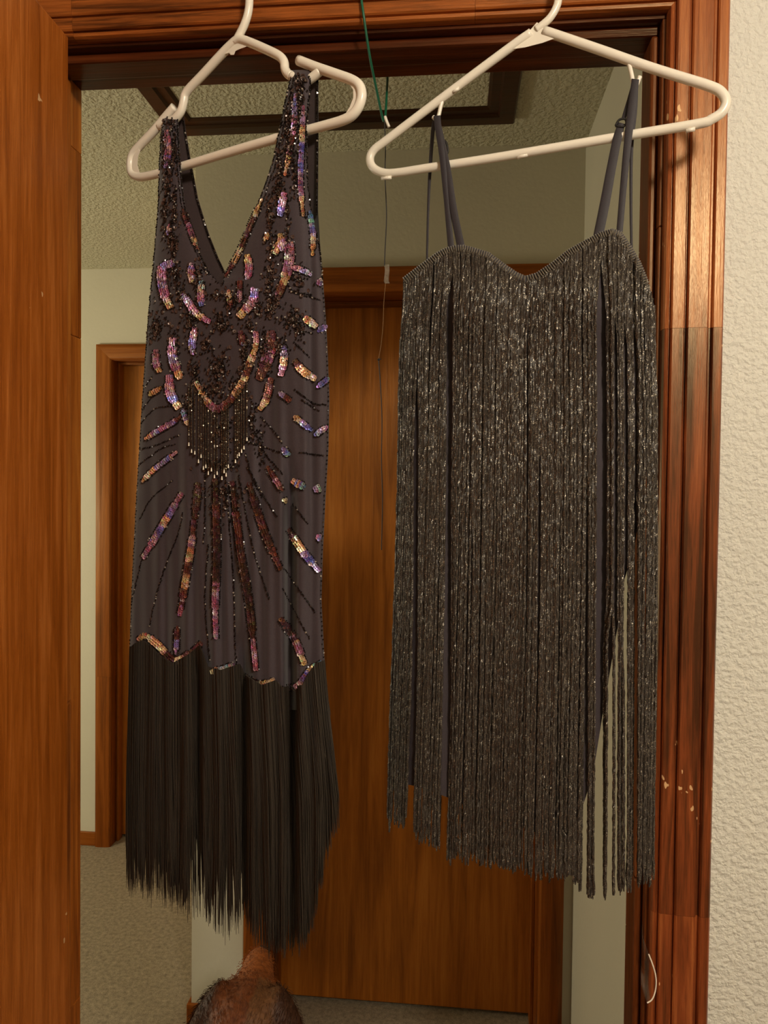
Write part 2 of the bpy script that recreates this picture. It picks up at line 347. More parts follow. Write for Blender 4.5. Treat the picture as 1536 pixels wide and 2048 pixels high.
child(MB().box((hx0+hw-.01, hy0+hw-.01, ZC-.003), (hx1-hw+.01, hy1-hw+.01, ZC-.0005)).build('hatch_panel', M['ceiling']), ah)

# ------------------------------------------------------------------ room ceiling light and added hall fill lamp
def globe_lamp(name, pos, watts, rad, rgb, label):
    r = empty(name, (pos[0], pos[1], ZC)); tag(r, label, 'ceiling light')
    m = MB(); 
    for z, q in ((ZC, .085), (ZC-.012, .085), (ZC-.02, .06), (pos[2]+rad*.85, .05)):
        m.v += [(pos[0]+q*math.cos(2*math.pi*k/24), pos[1]+q*math.sin(2*math.pi*k/24), z) for k in range(24)]
    m.f = [(i*24+k, (i+1)*24+k, (i+1)*24+(k+1) % 24, i*24+(k+1) % 24) for i in range(3) for k in range(24)]
    child(m.build('ceiling_rose', M['hanger'], smooth=True), r)
    L = bpy.data.lights.new(name+'_bulb', 'POINT'); L.energy = watts; L.shadow_soft_size = rad; L.color = rgb
    o = bpy.data.objects.new('lamp_globe', L); COL.objects.link(o); o.location = pos; child(o, r)
    return r
globe_lamp('ceiling_light', LAMP_POS, LAMP_W, LAMP_R, LAMP_RGB, 'white globe ceiling light of the room in front of the doorway')
def hall_fill_lamp(name, pos, watts, rad, rgb, label):
    r = empty(name, (pos[0], pos[1], 0)); tag(r, label, 'floor lamp')
    m = MB(); n = 24; prof = [(0, .0), (.13, .0), (.13, .014), (.10, .022), (.02, .03), (.02, .04)]
    for q, z in prof: m.v += [(pos[0]+q*math.cos(2*math.pi*k/n), pos[1]+q*math.sin(2*math.pi*k/n), z) for k in range(n)]
    m.f = [(i*n+k, i*n+(k+1) % n, (i+1)*n+(k+1) % n, (i+1)*n+k) for i in range(5) for k in range(n)]
    child(m.build('fill_lamp_base', M['nail'], smooth=True), r)
    child(MB().tube([(pos[0], pos[1], .03), (pos[0], pos[1], pos[2]-rad*.95)], .009, 12).build('fill_lamp_pole', M['nail'], smooth=True), r)
    L = bpy.data.lights.new(name+'_bulb', 'POINT'); L.energy = watts; L.shadow_soft_size = rad; L.color = rgb
    o = bpy.data.objects.new('lamp_globe', L); COL.objects.link(o); o.location = pos; child(o, r)
hall_fill_lamp('hall_fill_lamp', HALL_POS, HALL_W, .12, HALL_RGB, 'unseen globe fill lamp added at the left end of the hall to brighten it')  # added lamp out of sight, lifts the hall walls and carpet

# ------------------------------------------------------------------ hangers
HP1 = HangPlane((0.25064, -0.030, 2.0139), 25)      # sequin dress
HP2 = HangPlane((0.58771, -0.030, 2.0045), 15)      # fringe dress
def hook_pts(hp, pts, r=.021):
    """pixels of the visible neck, then the out-of-frame crook over its nail"""
    P = [hp.at(*p) for p in pts]; top = P[-1]
    c = top+np.array([0, 0, .034])-hp.u*r
    arc = [c+hp.u*r*math.cos(a)+np.array([0, 0, 1])*r*math.sin(a) for a in np.linspace(0, math.radians(215), 14)]
    return list(spline(P+[arc[0]], 6)[:-1])+arc, c
def nail_for(c, r, label):
    m = MB(); z = c[2]+r-.0062-.0016
    m.tube([(c[0], .02, z-.004), (c[0], -.056, z)], .0016, 8); m.tube([(c[0], -.056, z), (c[0], -.058, z)], .004, 10)
    return tag(m.build('nail', M['nail'], smooth=False), label, 'nail')
h2 = empty('clothes_hanger', HP2.at(1075, 62)); tag(h2, 'white plastic tubular hanger carrying the plain strappy fringe dress', 'hanger')
q = lambda pts: [HP2.at(*p) for p in pts]
RH = .0050
loop = [(1088,62),(1130,76),(1200,100),(1300,135),(1380,160),(1415,171),(1440,183),(1452,203),(1444,224),(1422,239),(1395,248),(1250,272),(1000,314),(850,337),(790,346),(764,345),(746,335),(740,318),(748,300),(775,279),(850,222),(950,147),(1030,88),(1062,66)]
child(MB().tube(spline(q(loop), 5), RH, 12).build('hanger_frame', M['hanger'], smooth=True), h2)
P, c2 = hook_pts(HP2, [(1072,60),(1085,50),(1100,36),(1112,16),(1117,-6)])
child(MB().tube(P, .0042, 10).build('hanger_hook', M['hanger'], smooth=True), h2)
def plate(hp, pts, t):
    A = [hp.at(*p, t) for p in pts]; B = [hp.at(*p, -t) for p in pts]; n = len(pts)
    m = MB(); m.add(A+B, [tuple(range(n)), tuple(range(2*n-1, n-1, -1))]+[(i, n+i, n+(i+1) % n, (i+1) % n) for i in range(n)]); return m
child(plate(HP2, [(1014,100),(1035,78),(1062,58),(1074,44),(1084,55),(1108,68),(1112,76),(1085,86),(1050,95)], .0016).build('gusset', M['hanger'], bevel=.0006), h2)
for pts in ([(886,197),(881,215),(877,232),(872,238),(866,234)], [(1257,124),(1263,148),(1267,168),(1273,170),(1280,153)]):
    child(MB().tube(spline(q(pts), 5), .0023, 8).build('strap_hook', M['hanger'], smooth=True), h2)
for a, b in (((1035,315),(1055,309)), ((763,357),(783,355)), ((1372,262),(1390,258)), ((905,184),(918,176)), ((1232,110),(1252,116))):
    child(MB().tube([HP2.at(*a, .002), HP2.at(*b, .002)], .0022, 6).build('mould_tab', M['hanger'], smooth=True), h2)
nail_for(c2, .021, 'small steel nail above the doorway holding the hanger of the strappy fringe dress')

h1 = empty('clothes_hanger', HP1.at(470, 80)); tag(h1, 'white plastic notched hanger carrying the sequin dress', 'hanger')
q = lambda pts: [HP1.at(*p) for p in pts]
frame = [(583,152),(576,148),(570,138),(568,124),(558,112),(530,98),(492,82),(476,80),(462,90),(440,112),(405,150),(380,176),(370,190),(367,205),(362,222),(352,236),(340,243),(328,250),(318,252)]
child(MB().tube(spline(q(frame), 5), .0050, 12).build('hanger_frame', M['hanger'], smooth=True), h1)
child(MB().tube(spline(q([(583,152),(596,160),(612,162),(625,155),(640,142)]), 5), .0048, 12).build('notch', M['hanger'], smooth=True), h1)
low = [(349,214),(335,230),(305,265),(280,291),(266,308),(261,328),(264,347),(277,354),(300,351),(345,339),(450,307),(560,275),(640,254),(690,239),(712,222),(723,196),(720,174),(705,161),(670,148),(630,134),(597,121)]
child(MB().tube(spline(q(low), 5), .0052, 12).build('hanger_bar', M['hanger'], smooth=True), h1)
P, c1 = hook_pts(HP1, [(470,86),(482,64),(491,44),(497,22),(499,-4)])
child(MB().tube(P, .0046, 10).build('hanger_hook', M['hanger'], smooth=True), h1)
child(plate(HP1, [(444,110),(462,88),(474,76),(484,66),(486,78),(497,84),(497,92),(480,98),(471,102),(468,110),(461,110),(458,106)], .0016).build('gusset', M['hanger'], bevel=.0006), h1)
child(plate(HP1, [(266,308),(276,296),(281,301),(276,314),(275,330),(279,344),(285,352),(270,352),(263,340)], .0022).build('end_web', M['hanger'], bevel=.0006), h1)
child(plate(HP1, [(692,158),(705,161),(720,174),(722,196),(711,222),(692,238),(688,232),(699,214),(706,196),(706,180)], .0022).build('end_web', M['hanger'], bevel=.0006), h1)
nail_for(c1, .021, 'small steel nail above the doorway holding the hanger of the sequin dress')

# ------------------------------------------------------------------ sequin dress
ds = empty('sequin_dress', HP1.at(450, 1900)); tag(ds, 'aubergine flapper dress with iridescent sequins, beads and long black silk fringe hem', 'dress')
L1 = interp([(232,324),(330,318),(420,315),(520,307),(620,297),(700,291),(800,284),(900,278),(1000,272),(1100,267),(1200,262),(1300,259),(1420,257)])
RB1 = interp([(140,632),(150,637),(300,637),(420,636),(500,641),(560,646),(640,652),(720,656),(800,659),(900,657),(1000,651),(1100,646),(1200,643),(1300,648),(1420,654)])
R1 = interp([(140,618),(150,622),(200,619),(255,614),(366,616),(430,624),(470,634),(500,641),(560,646),(640,652),(720,656),(800,659),(900,657),(1000,651),(1100,646),(1200,643),(1300,648),(1420,654)])
NL = interp([(232,356),(300,359),(350,363),(407,369),(444,379),(498,396),(552,423),(569,442),(570,443),(1420,445)])
NR = interp([(140,584),(200,570),(260,558),(330,543),(400,518),(468,491),(512,471),(549,449),(569,443),(570,443),(1420,445)])
BNL = interp([(232,368),(300,378),(400,397),(468,418),(518,438),(545,451),(560,456)])
BNR = interp([(140,624),(260,600),(400,560),(468,520),(518,480),(545,456),(560,456)])
def sm(a, b, x): t = min(1, max(0, (x-a)/(b-a))); return t*t*(3-2*t)
FOLDS = [(582,11,.030,880,1120),(486,10,.022,1220,1350),(397,8,.018,1290,1380),(352,12,.006,380,300),(622,9,.008,200,480),(540,14,.004,600,900),(470,12,.004,1000,1200),(330,14,.004,1000,1250)]
def depth1(x, y):
    """how far the front of the dress stands in front of the hanging plane"""
    l, r = L1(y) if y > 232 else L1(232), R1(y)
    top = 140+ (232-140)*(1-min(1, max(0, (x-340)/260)))
    u = min(1, max(0, (x-l)/max(1, r-l))); lens = math.sqrt(max(0, 1-(2*u-1)**2))
    D = .007+.021*sm(top, top+420, y)
    d = D*lens*min(1, math.sqrt(max(0, (y-top)/18)))
    if y < 560:
        for a, b in ((L1(max(232, y)), NL(max(232, y))), (NR(y), R1(y))):
            if a <= x <= b:
                uu = (x-a)/max(1, b-a); d = d*.5+(.007+.004*sm(150, 400, y))*math.sqrt(max(0, 1-(2*uu-1)**2))*min(1, math.sqrt(max(0, (y-top)/18)))
    for fx, wd, am, y0, y1 in FOLDS: d -= am*math.exp(-((x-fx)/wd)**2)*sm(y0, y1, y)*lens
    d += (.0022*math.sin(x*.11+y*.004)+.0016*math.sin(x*.23-y*.003+1))*sm(560, 1150, y)*lens
    return d
def on1(x, y, e=0.0): return HP1.at(x, y, depth1(x, y)+e)
m = MB()
ys_r = np.concatenate([np.linspace(140, 170, 7), np.linspace(180, 1420, 104)])
ys_l = np.concatenate([np.linspace(232, 262, 7), np.linspace(270, 1420, 96)])
m.grid([[on1(L1(y)+(NL(y)-L1(y))*k/50, y) for k in range(51)] for y in ys_l])
m.grid([[on1(NR(y)+(R1(y)-NR(y))*k/60, y) for k in range(61)] for y in ys_r])
child(m.build('dress_front', M['chiffon'], smooth=True), ds)
def back1(x, y):
    l, r = L1(max(232, y)), RB1(y); top = 140+(232-140)*(1-min(1, max(0, (x-340)/260)))
    u = min(1, max(0, (x-l)/max(1, r-l))); lens = math.sqrt(max(0, 1-(2*u-1)**2))
    return HP1.at(x, y, -(.006+.016*sm(top, top+420, y))*lens*min(1, math.sqrt(max(0, (y-top)/18)))-.0005-.0075*sm(top-5, top+30, y)*(1-sm(420, 620, y)))
m = MB()
m.grid([[back1(L1(y)+(BNL(min(y, 560))-L1(y))*k/20, y) for k in range(21)] for y in np.linspace(232, 1420, 80)])
m.grid([[back1(BNR(min(y, 560))+(RB1(y)-BNR(min(y, 560)))*k/20, y) for k in range(21)] for y in np.linspace(140, 1420, 90)])
child(m.build('dress_back', M['lining'], smooth=True), ds)
# --- sequins
PAL = {'V': [(.24,.22,.62),(.40,.32,.72),(.66,.62,.88),(.34,.24,.46)], 'M': [(.44,.18,.30),(.58,.32,.48),(.40,.20,.40),(.74,.52,.66)],
       'G': [(.74,.46,.26),(.56,.30,.18),(.82,.66,.48)], 'R': [(.17,.07,.06),(.24,.10,.08),(.14,.06,.08)], 'B': [(.08,.05,.04),(.13,.085,.06),(.11,.055,.06)],
       'W': [(.85,.80,.85),(.74,.70,.9),(.9,.8,.68)], 'C': [(.25,.48,.66),(.38,.48,.82),(.4,.72,.62)]}
SR = .00205
def disc(mb, c, nrm, r, col):
    n = nrm/np.linalg.norm(nrm); a = np.array([0, 0, 1.0]) if abs(n[2]) < .9 else np.array([1., 0, 0])
    e1 = np.cross(n, a); e1 /= np.linalg.norm(e1); e2 = np.cross(n, e1)
    ring = [math.cos(2*math.pi*k/7)*e1+math.sin(2*math.pi*k/7)*e2 for k in range(7)]
    V = [c-n*r*.16+r*.30*q for q in ring]+[c+r*q for q in ring]
    mb.add(V, [(k, 7+k, 7+(k+1) % 7, (k+1) % 7) for k in range(7)], col)
def jit(v, s): return np.asarray(v)+RNG.normal(0, s, 3)
def octa(mb, c, r, col=None):
    if col is None: col = (.013, .008, .007) if RNG.random() < .86 else ((.07, .04, .028) if RNG.random() < .55 else (.42, .36, .30))
    k = RNG.normal(0, 1, (3, 3)); Q, _ = np.linalg.qr(k); V = [c+Q[i]*r*s for i in range(3) for s in (1, -1)]
    mb.add(V, [(0,2,4),(2,1,4),(1,3,4),(3,0,4),(2,0,5),(1,2,5),(3,1,5),(0,3,5)], col)
def arclen(P):
    d = np.r_[0, np.cumsum(np.linalg.norm(np.diff(P, axis=0), axis=1))]; return d
def inside1(x, y):
    if y < 140 or x < L1(max(232, y))-1 or x > R1(y)+1: return False
    return True
NRM = -HP1.n
_hc = np.asarray(on1(450, 700)); _a = CAM-_hc; _b = np.array(LAMP_POS)-_hc; HALF = _a/np.linalg.norm(_a)+_b/np.linalg.norm(_b); HALF /= np.linalg.norm(HALF)
def sequin_band(pts, wpx, pal, taper=True, border=True):
    tilt = RNG.uniform(.1, 1.0); tph = RNG.random()*6
    P = spline(pts, 8) if len(pts) > 1 else np.array([pts[0], (pts[0][0]+3, pts[0][1]+4)], float)
    d = arclen(P); L = d[-1]; mb = MB(); bb = MB(); step = 4.2; rows = max(1, int(round(wpx/4.6)))
    for s in np.arange(0, L+.1, step):
        x = np.interp(s, d, P[:, 0]); y = np.interp(s, d, P[:, 1]); x2 = np.interp(min(L, s+2), d, P[:, 0]); y2 = np.interp(min(L, s+2), d, P[:, 1]); x1 = np.interp(max(0, s-2), d, P[:, 0]); y1 = np.interp(max(0, s-2), d, P[:, 1])
        tx, ty = x2-x1, y2-y1; tl = math.hypot(tx, ty)+1e-6; nx, ny = -ty/tl, tx/tl
        t = s/max(L, 1e-3); env = (.45+.55*math.sin(math.pi*min(1, max(0, .12+.8*t)))) if taper else 1
        nr = max(1, int(round(rows*env))); ps = PAL[pal[max(0, min(len(pal)-1, int(t*len(pal)+RNG.normal(0, .15))))]]; nb = NRM+HALF*tilt*(1+.6*math.sin(s*.09+tph))
        for r in range(nr):
            o = (r-(nr-1)/2)*4.4; px, py = x+nx*o+RNG.normal(0, .4), y+ny*o+RNG.normal(0, .4)
            if not inside1(px, py): continue
            c = ps[min(len(ps)-1, int((.5+.5*math.sin(s*.16+r*.7+tph))*len(ps)))]; c = tuple(max(.01, min(.95, k*(1+RNG.normal(0, .15)))) for k in c)
            disc(mb, on1(px, py, .0016+.0006*RNG.random()), jit(nb, .13), SR*(1+RNG.normal(0, .06)), c)
        if border:
            for sd in (-1, 1):
                if RNG.random() < .85:
                    o = sd*(nr*2.3+2.2); px, py = x+nx*o, y+ny*o
                    if inside1(px, py): octa(bb, on1(px, py, .0012), .00115)
    if mb.v:
        o = child(mb.build('sequin_band', M['sequin']), ds); tag(o, kind='stuff')
        if bb.v: b = child(bb.build('bead_border', M['bead']), ds); tag(b, kind='stuff')
c3 = lambda pts: [(200+x/2.954, 400+y/2.954) for x, y in pts]
c4 = lambda pts: [(200+x/2.954, 900+y/2.954) for x, y in pts]
BANDS = [
 (c3([(430,370),(370,400),(365,480),(390,580),(420,640)]),20,'VMVMG'), (c3([(540,380),(540,480)]),12,'VMW'), (c3([(600,470),(595,550),(600,630)]),16,'CWMV'),
 (c3([(490,560),(520,600),(560,660),(620,705),(650,720)]),15,'VMMGM'), (c3([(870,330),(880,400),(870,470)]),15,'GMM'), (c3([(915,530),(900,600),(820,690)]),18,'VMMG'),
 (c3([(1030,310),(1060,260),(1110,250),(1120,340),(1100,440),(1050,570)]),20,'GMMMGR'), (c3([(1140,400),(1190,410),(1245,440)]),10,'MVW'), (c3([(825,470),(825,600)]),11,'RM'),
 (c3([(760,540),(770,650)]),9,'GR'), (c3([(1215,700),(1275,745)]),13,'GW'), (c3([(1290,770),(1340,745)]),11,'V'), (c3([(1290,485),(1310,485)]),13,'MV'),
 (c3([(560,760),(545,840),(548,910)]),16,'MVV'), (c3([(430,820),(430,930),(470,1050)]),20,'MMVMG'), (c3([(330,890),(330,960),(355,1020)]),15,'MMG'),
 (c3([(410,1040),(415,1140),(470,1235)]),20,'MMVG'), (c3([(570,1080),(610,1150),(660,1220),(710,1230),(770,1180),(840,1080),(880,980),(920,860),(920,780)]),14,'GGMRRGGRGGM'),
 (c3([(830,780),(850,860)]),13,'RRV'), (c3([(1010,780),(1000,900),(940,1060)]),23,'RRMRR'), (c3([(1090,870),(1085,960),(1070,1030)]),14,'VGM'),
 (c3([(1150,950),(1200,1010),(1275,1060)]),12,'RGW'), (c3([(1290,1100),(1355,1050)]),11,'V'), (c3([(290,1150),(360,1110)]),9,'GG'), (c3([(270,1410),(330,1370),(420,1320),(480,1275)]),10,'GVMVR'),
 (c3([(1010,1060),(980,1180),(940,1240)]),16,'RRG'), (c3([(1060,1140),(1130,1190)]),9,'VR'), (c3([(1150,1280),(1200,1320),(1250,1360)]),11,'GVV'), (c3([(1275,1385),(1340,1340)]),11,'VM'),
 (c3([(250,1660),(320,1590),(450,1490)]),10,'GGVVM'), (c3([(490,1240),(515,1330)]),10,'CVG'), (c3([(1080,1470),(1120,1500)]),11,'VC'), (c3([(990,1580),(1080,1720)]),11,'RRMR'),
 (c3([(1140,1660),(1215,1700)]),12,'GVC'), (c3([(1270,1710),(1300,1700)]),12,'VC'), (c3([(955,0),(880,170),(820,310),(740,455)]),9,'GRRGR'), (c3([(490,60),(530,170),(580,300)]),8,'RMG'),
 (c3([(410,150),(405,200)]),9,'MV'), (c3([(990,200),(975,240)]),9,'G'),
 ([(590,190),(588,250),(576,320),(570,350)],9,'VMRG'), ([(606,215),(604,280),(601,360),(606,430)],9,'MGVVMG'), ([(620,424),(626,470),(625,510)],10,'CVWG'), ([(568,388),(560,430)],16,'MMV'),
 ([(333,262),(336,300),(332,335)],13,'MMV'), ([(560,470),(566,500)],14,'GM'),
 (c4([(480,260),(420,360),(330,510),(250,640)]),13,'MVGVMM'), (c4([(555,420),(540,560),(500,800),(470,980)]),12,'RMGRGRM'), (c4([(455,1050),(450,1200)]),11,'RV'),
 (c4([(680,180),(690,600),(680,900),(685,1120)]),15,'BRBBMM'), (c4([(780,190),(830,600),(880,900),(920,1300)]),14,'BRBBBM'), (c4([(880,200),(970,480),(1070,710)]),12,'BRBR'),
 (c4([(580,200),(560,400)]),12,'BB'), (c4([(1115,470),(1200,600),(1290,710)]),15,'RGGVV'), (c4([(1070,1000),(1150,1120),(1210,1270)]),14,'RRMG'),
 (c4([(230,1120),(265,1095),(340,1150),(440,1245),(520,1210),(600,1140)]),12,'GGGRGRR'), (c4([(660,1310),(720,1300),(800,1270)]),12,'GWCM'), (c4([(850,1340),(940,1390),(1030,1360)]),13,'BRGG'),
 (c4([(1080,1410),(1160,1395),(1200,1350),(1240,1300),(1310,1250)]),11,'BMVGC'), (c4([(1285,515),(1305,520)]),12,'MV'), (c4([(1085,10),(1110,25)]),10,'VC'), (c4([(1085,295),(1105,300)]),8,'G'),
]
for b in BANDS: sequin_band(*b)
# --- bead lines
def bead_line(pts, r=.00115, step=3.4, name='bead_line', wob=.5, mat='bead'):
    P = spline(pts, 8); d = arclen(P); mb = MB()
    for s in np.arange(0, d[-1], step):
        x = np.interp(s, d, P[:, 0])+RNG.normal(0, wob); y = np.interp(s, d, P[:, 1])+RNG.normal(0, wob)
        if inside1(x, y): octa(mb, on1(x, y, .0009), r*(1+RNG.normal(0, .12)))
    if mb.v: tag(child(mb.build(name, M[mat]), ds), kind='stuff')
LINES = [c4([(490,370),(460,500),(400,650),(340,830),(290,1050)]), c4([(620,130),(620,400),(610,560)]), c4([(740,180),(760,400),(790,800),(800,1200),(830,1330)]), c4([(820,150),(870,420),(920,640),(1000,880)]),
 c4([(870,100),(960,260),(1050,400)]), c4([(1140,320),(1230,440)]), c4([(1090,700),(1200,860),(1270,960)]), c4([(430,180),(300,290),(235,410)]), c4([(250,640),(215,780),(185,900)]), c4([(640,560),(620,900),(650,1250)]),
 c3([(225,1340),(320,1235),(430,1215)]), c3([(230,1470),(330,1450),(480,1380)]), c3([(235,1560),(360,1470),(450,1440)]), c3([(250,1240),(330,1130),(390,1090)]), c3([(265,1110),(310,1040)]),
 c3([(1120,540),(1250,575),(1310,590)]), c3([(1150,840),(1240,930)]), c3([(1130,620),(1200,700)]), c3([(1150,1120),(1260,1200),(1340,1210)]), c3([(950,1280),(1040,1380),(1080,1440)]), c3([(900,1340),(980,1500),(1080,1620)]),
 c3([(880,1430),(1000,1470),(1070,1490)]), c3([(860,1500),(900,1640),(960,1760)]), c3([(700,1640),(700,1760)]), c3([(1180,1490),(1320,1510)]), c3([(1190,1180),(1300,1250)]), c3([(1150,760),(1260,790)]),
 c3([(1090,480),(1150,540),(1260,560)]), c4([(1080,820),(1180,1010),(1240,1120)])]
for l in LINES: bead_line(l)
# edges: neckline and armholes, two rows of beads
bead_line([(NL(y)-1.5, y) for y in np.linspace(236, 566, 20)], .0014, 3.6, 'neckline_beading'); bead_line([(NR(y)+1.5, y) for y in np.linspace(150, 566, 22)], .0014, 3.6, 'neckline_beading')
bead_line([(NL(y)-7, y) for y in np.linspace(240, 560, 20)], .0011, 3.6, 'neckline_beading'); bead_line([(NR(y)+8, y) for y in np.linspace(160, 560, 22)], .0011, 3.6, 'neckline_beading')
bead_line([(L1(y)+1, y) for y in np.linspace(236, 700, 20)], .0014, 3.8, 'armhole_beading'); bead_line([(R1(y)-1, y) for y in np.linspace(150, 560, 20)], .0014, 3.8, 'armhole_beading')
bead_line([(R1(y)-14, y) for y in np.linspace(160, 440, 20)], .0012, 3.8, 'armhole_beading')
bead_line([(L1(y)+1, y) for y in np.linspace(700, 1300, 30)], .0011, 7, 'side_beading'); bead_line([(R1(y)-2, y) for y in np.linspace(560, 1330, 30)], .0011, 9, 'side_beading')
mb = MB()
for y in np.arange(240, 545, 3.4):
    octa(mb, back1(BNL(y)-1, y)-HP1.n*.0015, .0014)
for y in np.arange(150, 430, 3.4):
    octa(mb, back1(RB1(y)-1, y)-HP1.n*.0015, .0014)
tag(child(mb.build('back_neckline_beading', M['bead']), ds), kind='stuff')
# --- clusters of black beads
def cluster(poly_c, rx, ry, n, name='bead_cluster'):
    mb = MB()
    for _ in range(n):
        a = RNG.random()*2*math.pi; rr = min(1.5, abs(RNG.normal(0, .62))); x, y = poly_c[0]+rx*rr*math.cos(a), poly_c[1]+ry*rr*math.sin(a)
        if inside1(x, y) and not (NL(max(232, y)) < x < NR(y) and y < 566):
            if RNG.random() < .75: octa(mb, on1(x, y, .001+.001*RNG.random()), .0013)
            else: disc(mb, on1(x, y, .0018), jit(NRM, .3), .0021, (.1,.06,.05))
    if mb.v: tag(child(mb.build(name, M['bead']), ds), kind='stuff')
for c, rx, ry, n in [((437,735),28,38,190),((440,640),16,22,70),((425,780),30,20,120),((470,770),22,22,90),((410,690),14,24,60),((314,655),16,24,110),((352,545),12,30,90),((362,590),12,30,80),((540,560),14,30,90),((545,610),18,28,110),((585,640),22,22,110),
     ((350,420),7,60,110),((340,470),6,40,60),((545,500),12,40,90),((556,380),10,40,80),((580,300),8,50,80),((575,420),6,40,50),((445,655),24,10,60),((500,650),12,16,50),((430,590),20,12,50),((515,615),14,24,70),((440,930),40,16,110),((445,985),50,25,90),
     ((375,800),10,40,70),((505,840),12,50,90),((335,380),8,40,60),((602,160),14,12,60),((340,245),10,10,40),((338,330),12,30,60),((590,240),14,50,70),((598,660),14,26,60),((350,300),8,50,110),((328,300),7,50,90),((330,420),8,70,110),((348,500),8,60,90),((600,200),10,50,110),((575,260),9,60,110),((590,340),10,50,90),((560,330),8,50,80),((540,430),9,50,90),((575,480),10,40,70),
     ((400,560),18,40,110),((470,600),24,30,110),((380,640),22,40,110),((390,740),16,50,110),((490,700),14,50,110),((530,700),14,50,100),((330,600),20,40,70),((350,690),16,40,70),((560,700),20,40,80),((440,860),40,40,110),((450,1010),45,40,90),((520,900),14,50,60),((600,560),20,30,50)]:
    cluster(c, rx, ry, n)
# --- hanging bead fringe at the waist
ends = [(525,1090,1430),(541,1095,1470),(560,1110,1480),(582,1130,1530),(597,1150,1500),(611,1165,1570),(625,1185,1560),(640,1200,1600),(658,1225,1580),(676,1240,1620),(692,1250,1600),(720,1240,1630),(733,1225,1590),(745,1215,1610),(758,1200,1560),(800,1140,1530),(812,1120,1500),(822,1110,1490),(836,1095,1470),(850,1085,1450),(868,1075,1400)]
for x, y0, y1 in ends:
    px = 200+x/2.954; a, b = 400+y0/2.954, 400+y1/2.954; mb = MB(); top = on1(px, a, .002)
    for y in np.arange(a, b, 3.15):
        p = on1(px, y, .0035); octa(mb, p, .00105)
    st = child(mb.build('bead_strand', M['bead_silver']), ds)
    p0 = on1(px, b, .0035); p1 = on1(px, b+8, .0035); tp = MB(); tp.tube([p0, p0+(p1-p0)*.15, p1], [.0007, .0010, .0017], 8); tp.build('drop_bead', M['tip'], st)
# --- long silk fringe at the hem
def strands(mb, paths, rad, n=3, taper=None, twist=0.0):
    """vectorised thin tubes: paths list of (k,3) arrays"""
    for P in paths:
        k = len(P); T_ = np.gradient(P, axis=0); T_ /= np.linalg.norm(T_, axis=1)[:, None]+1e-12
        a = np.cross(T_, np.array([0, 1.0, 0])); a /= np.linalg.norm(a, axis=1)[:, None]+1e-9; b = np.cross(T_, a)
        r = rad if np.isscalar(rad) else RNG.uniform(rad[0], rad[1]); ph = RNG.random()*6.28
        rr = np.full(k, r)
        if taper: rr[-1] *= taper
        V = np.empty((k, n, 3))
        tw = ph+np.cumsum(RNG.normal(0, twist, k)) if twist else np.full(k, ph)
        for j in range(n): t = (tw+2*math.pi*j/n)[:, None]; V[:, j] = P+rr[:, None]*(np.cos(t)*a+np.sin(t)*b)
        o = len(mb.v); mb.v.extend(map(tuple, V.reshape(-1, 3)))
        mb.f.extend((o+i*n+j, o+i*n+(j+1) % n, o+(i+1)*n+(j+1) % n, o+(i+1)*n+j) for i in range(k-1) for j in range(n))
HEM = interp([(257,1300),(270,1288),(285,1282),(300,1292),(320,1312),(345,1328),(375,1312),(400,1292),(415,1335),(440,1342),(470,1332),(478,1330),(490,1352),(520,1372),(548,1362),(560,1376),(600,1372),(612,1350),(630,1328),(655,1320)])
BOT = interp([(253,1785),(262,1792),(285,1780),(300,1795),(320,1800),(345,1808),(372,1832),(392,1830),(398,1838),(420,1850),(432,1872),(460,1880),(480,1852),(492,1842),(510,1890),(540,1905),(580,1908),(610,1895),(630,1840),(650,1740),(668,1680),(676,1650)])
L1b = interp([(1280,259),(1400,257),(1500,254),(1600,253),(1900,253)]); R1b = interp([(1280,646),(1400,656),(1500,666),(1600,674),(1900,676)])
def fringe_depth(x, y):
    l, r = L1b(y), R1b(y); u = min(1, max(0, (x-l)/(r-l))); d = .029*math.sqrt(max(0, 1-(2*u-1)**2))
    for fx, wd, am, y0, y1 in FOLDS[:3]: d -= am*math.exp(-((x-fx)/wd)**2)*sm(y0, y1, y)*(1-.4*sm(1500, 1850, y))
    return d+.003*math.sin(x*.19)
def silk(n, ofs, sign, y_from=None, shrink=0):
    out = []
    for i in range(n):
        t = (i+RNG.random())/n; x0 = L1b(1300)+t*(R1b(1300)-L1b(1300)); y0 = (HEM(x0)-2) if y_from is None else y_from
        t2 = t+RNG.normal(0, .004)+ .010*math.sin(t*40); wv = RNG.normal(0, 1.3); ph = RNG.random()*6; xe = L1b(1800)+t2*(R1b(1800)-L1b(1800))
        y1 = BOT(xe)+RNG.normal(0, 9)-(RNG.exponential(40) if RNG.random() < .6 else 0)-12*abs(math.sin(xe*.21))-shrink
        if 380 < xe < 492 and RNG.random() < .7: y1 -= RNG.uniform(20, 170)
        elif xe <= 380 and RNG.random() < .45: y1 -= RNG.uniform(0, 90)
        k = 11; pts = []
        dd = RNG.random()*.005
        for j in range(k):
            s = j/(k-1); y = y0+(y1-y0)*s; u = t+(t2-t)*s*s; x = L1b(y)+u*(R1b(y)-L1b(y))+wv*math.sin(s*5+ph)*s
            dz = fringe_depth(x, y) if sign > 0 else -.020*math.sqrt(max(0, 1-(2*u-1)**2))
            pts.append(HP1.at(x, y, dz+sign*(ofs+dd)))
        out.append(np.array(pts))
    return out
mb = MB(); strands(mb, silk(1500, .0015, 1), (.00038, .00062), 3, .4)
tag(child(mb.build('silk_fringe_front', M['fringe1'], smooth=True), ds), kind='stuff')
mb = MB(); strands(mb, silk(650, .001, -1, 1380, 20), (.0004, .0006), 3, .4)
tag(child(mb.build('silk_fringe_back', M['fringe1'], smooth=True), ds), kind='stuff')

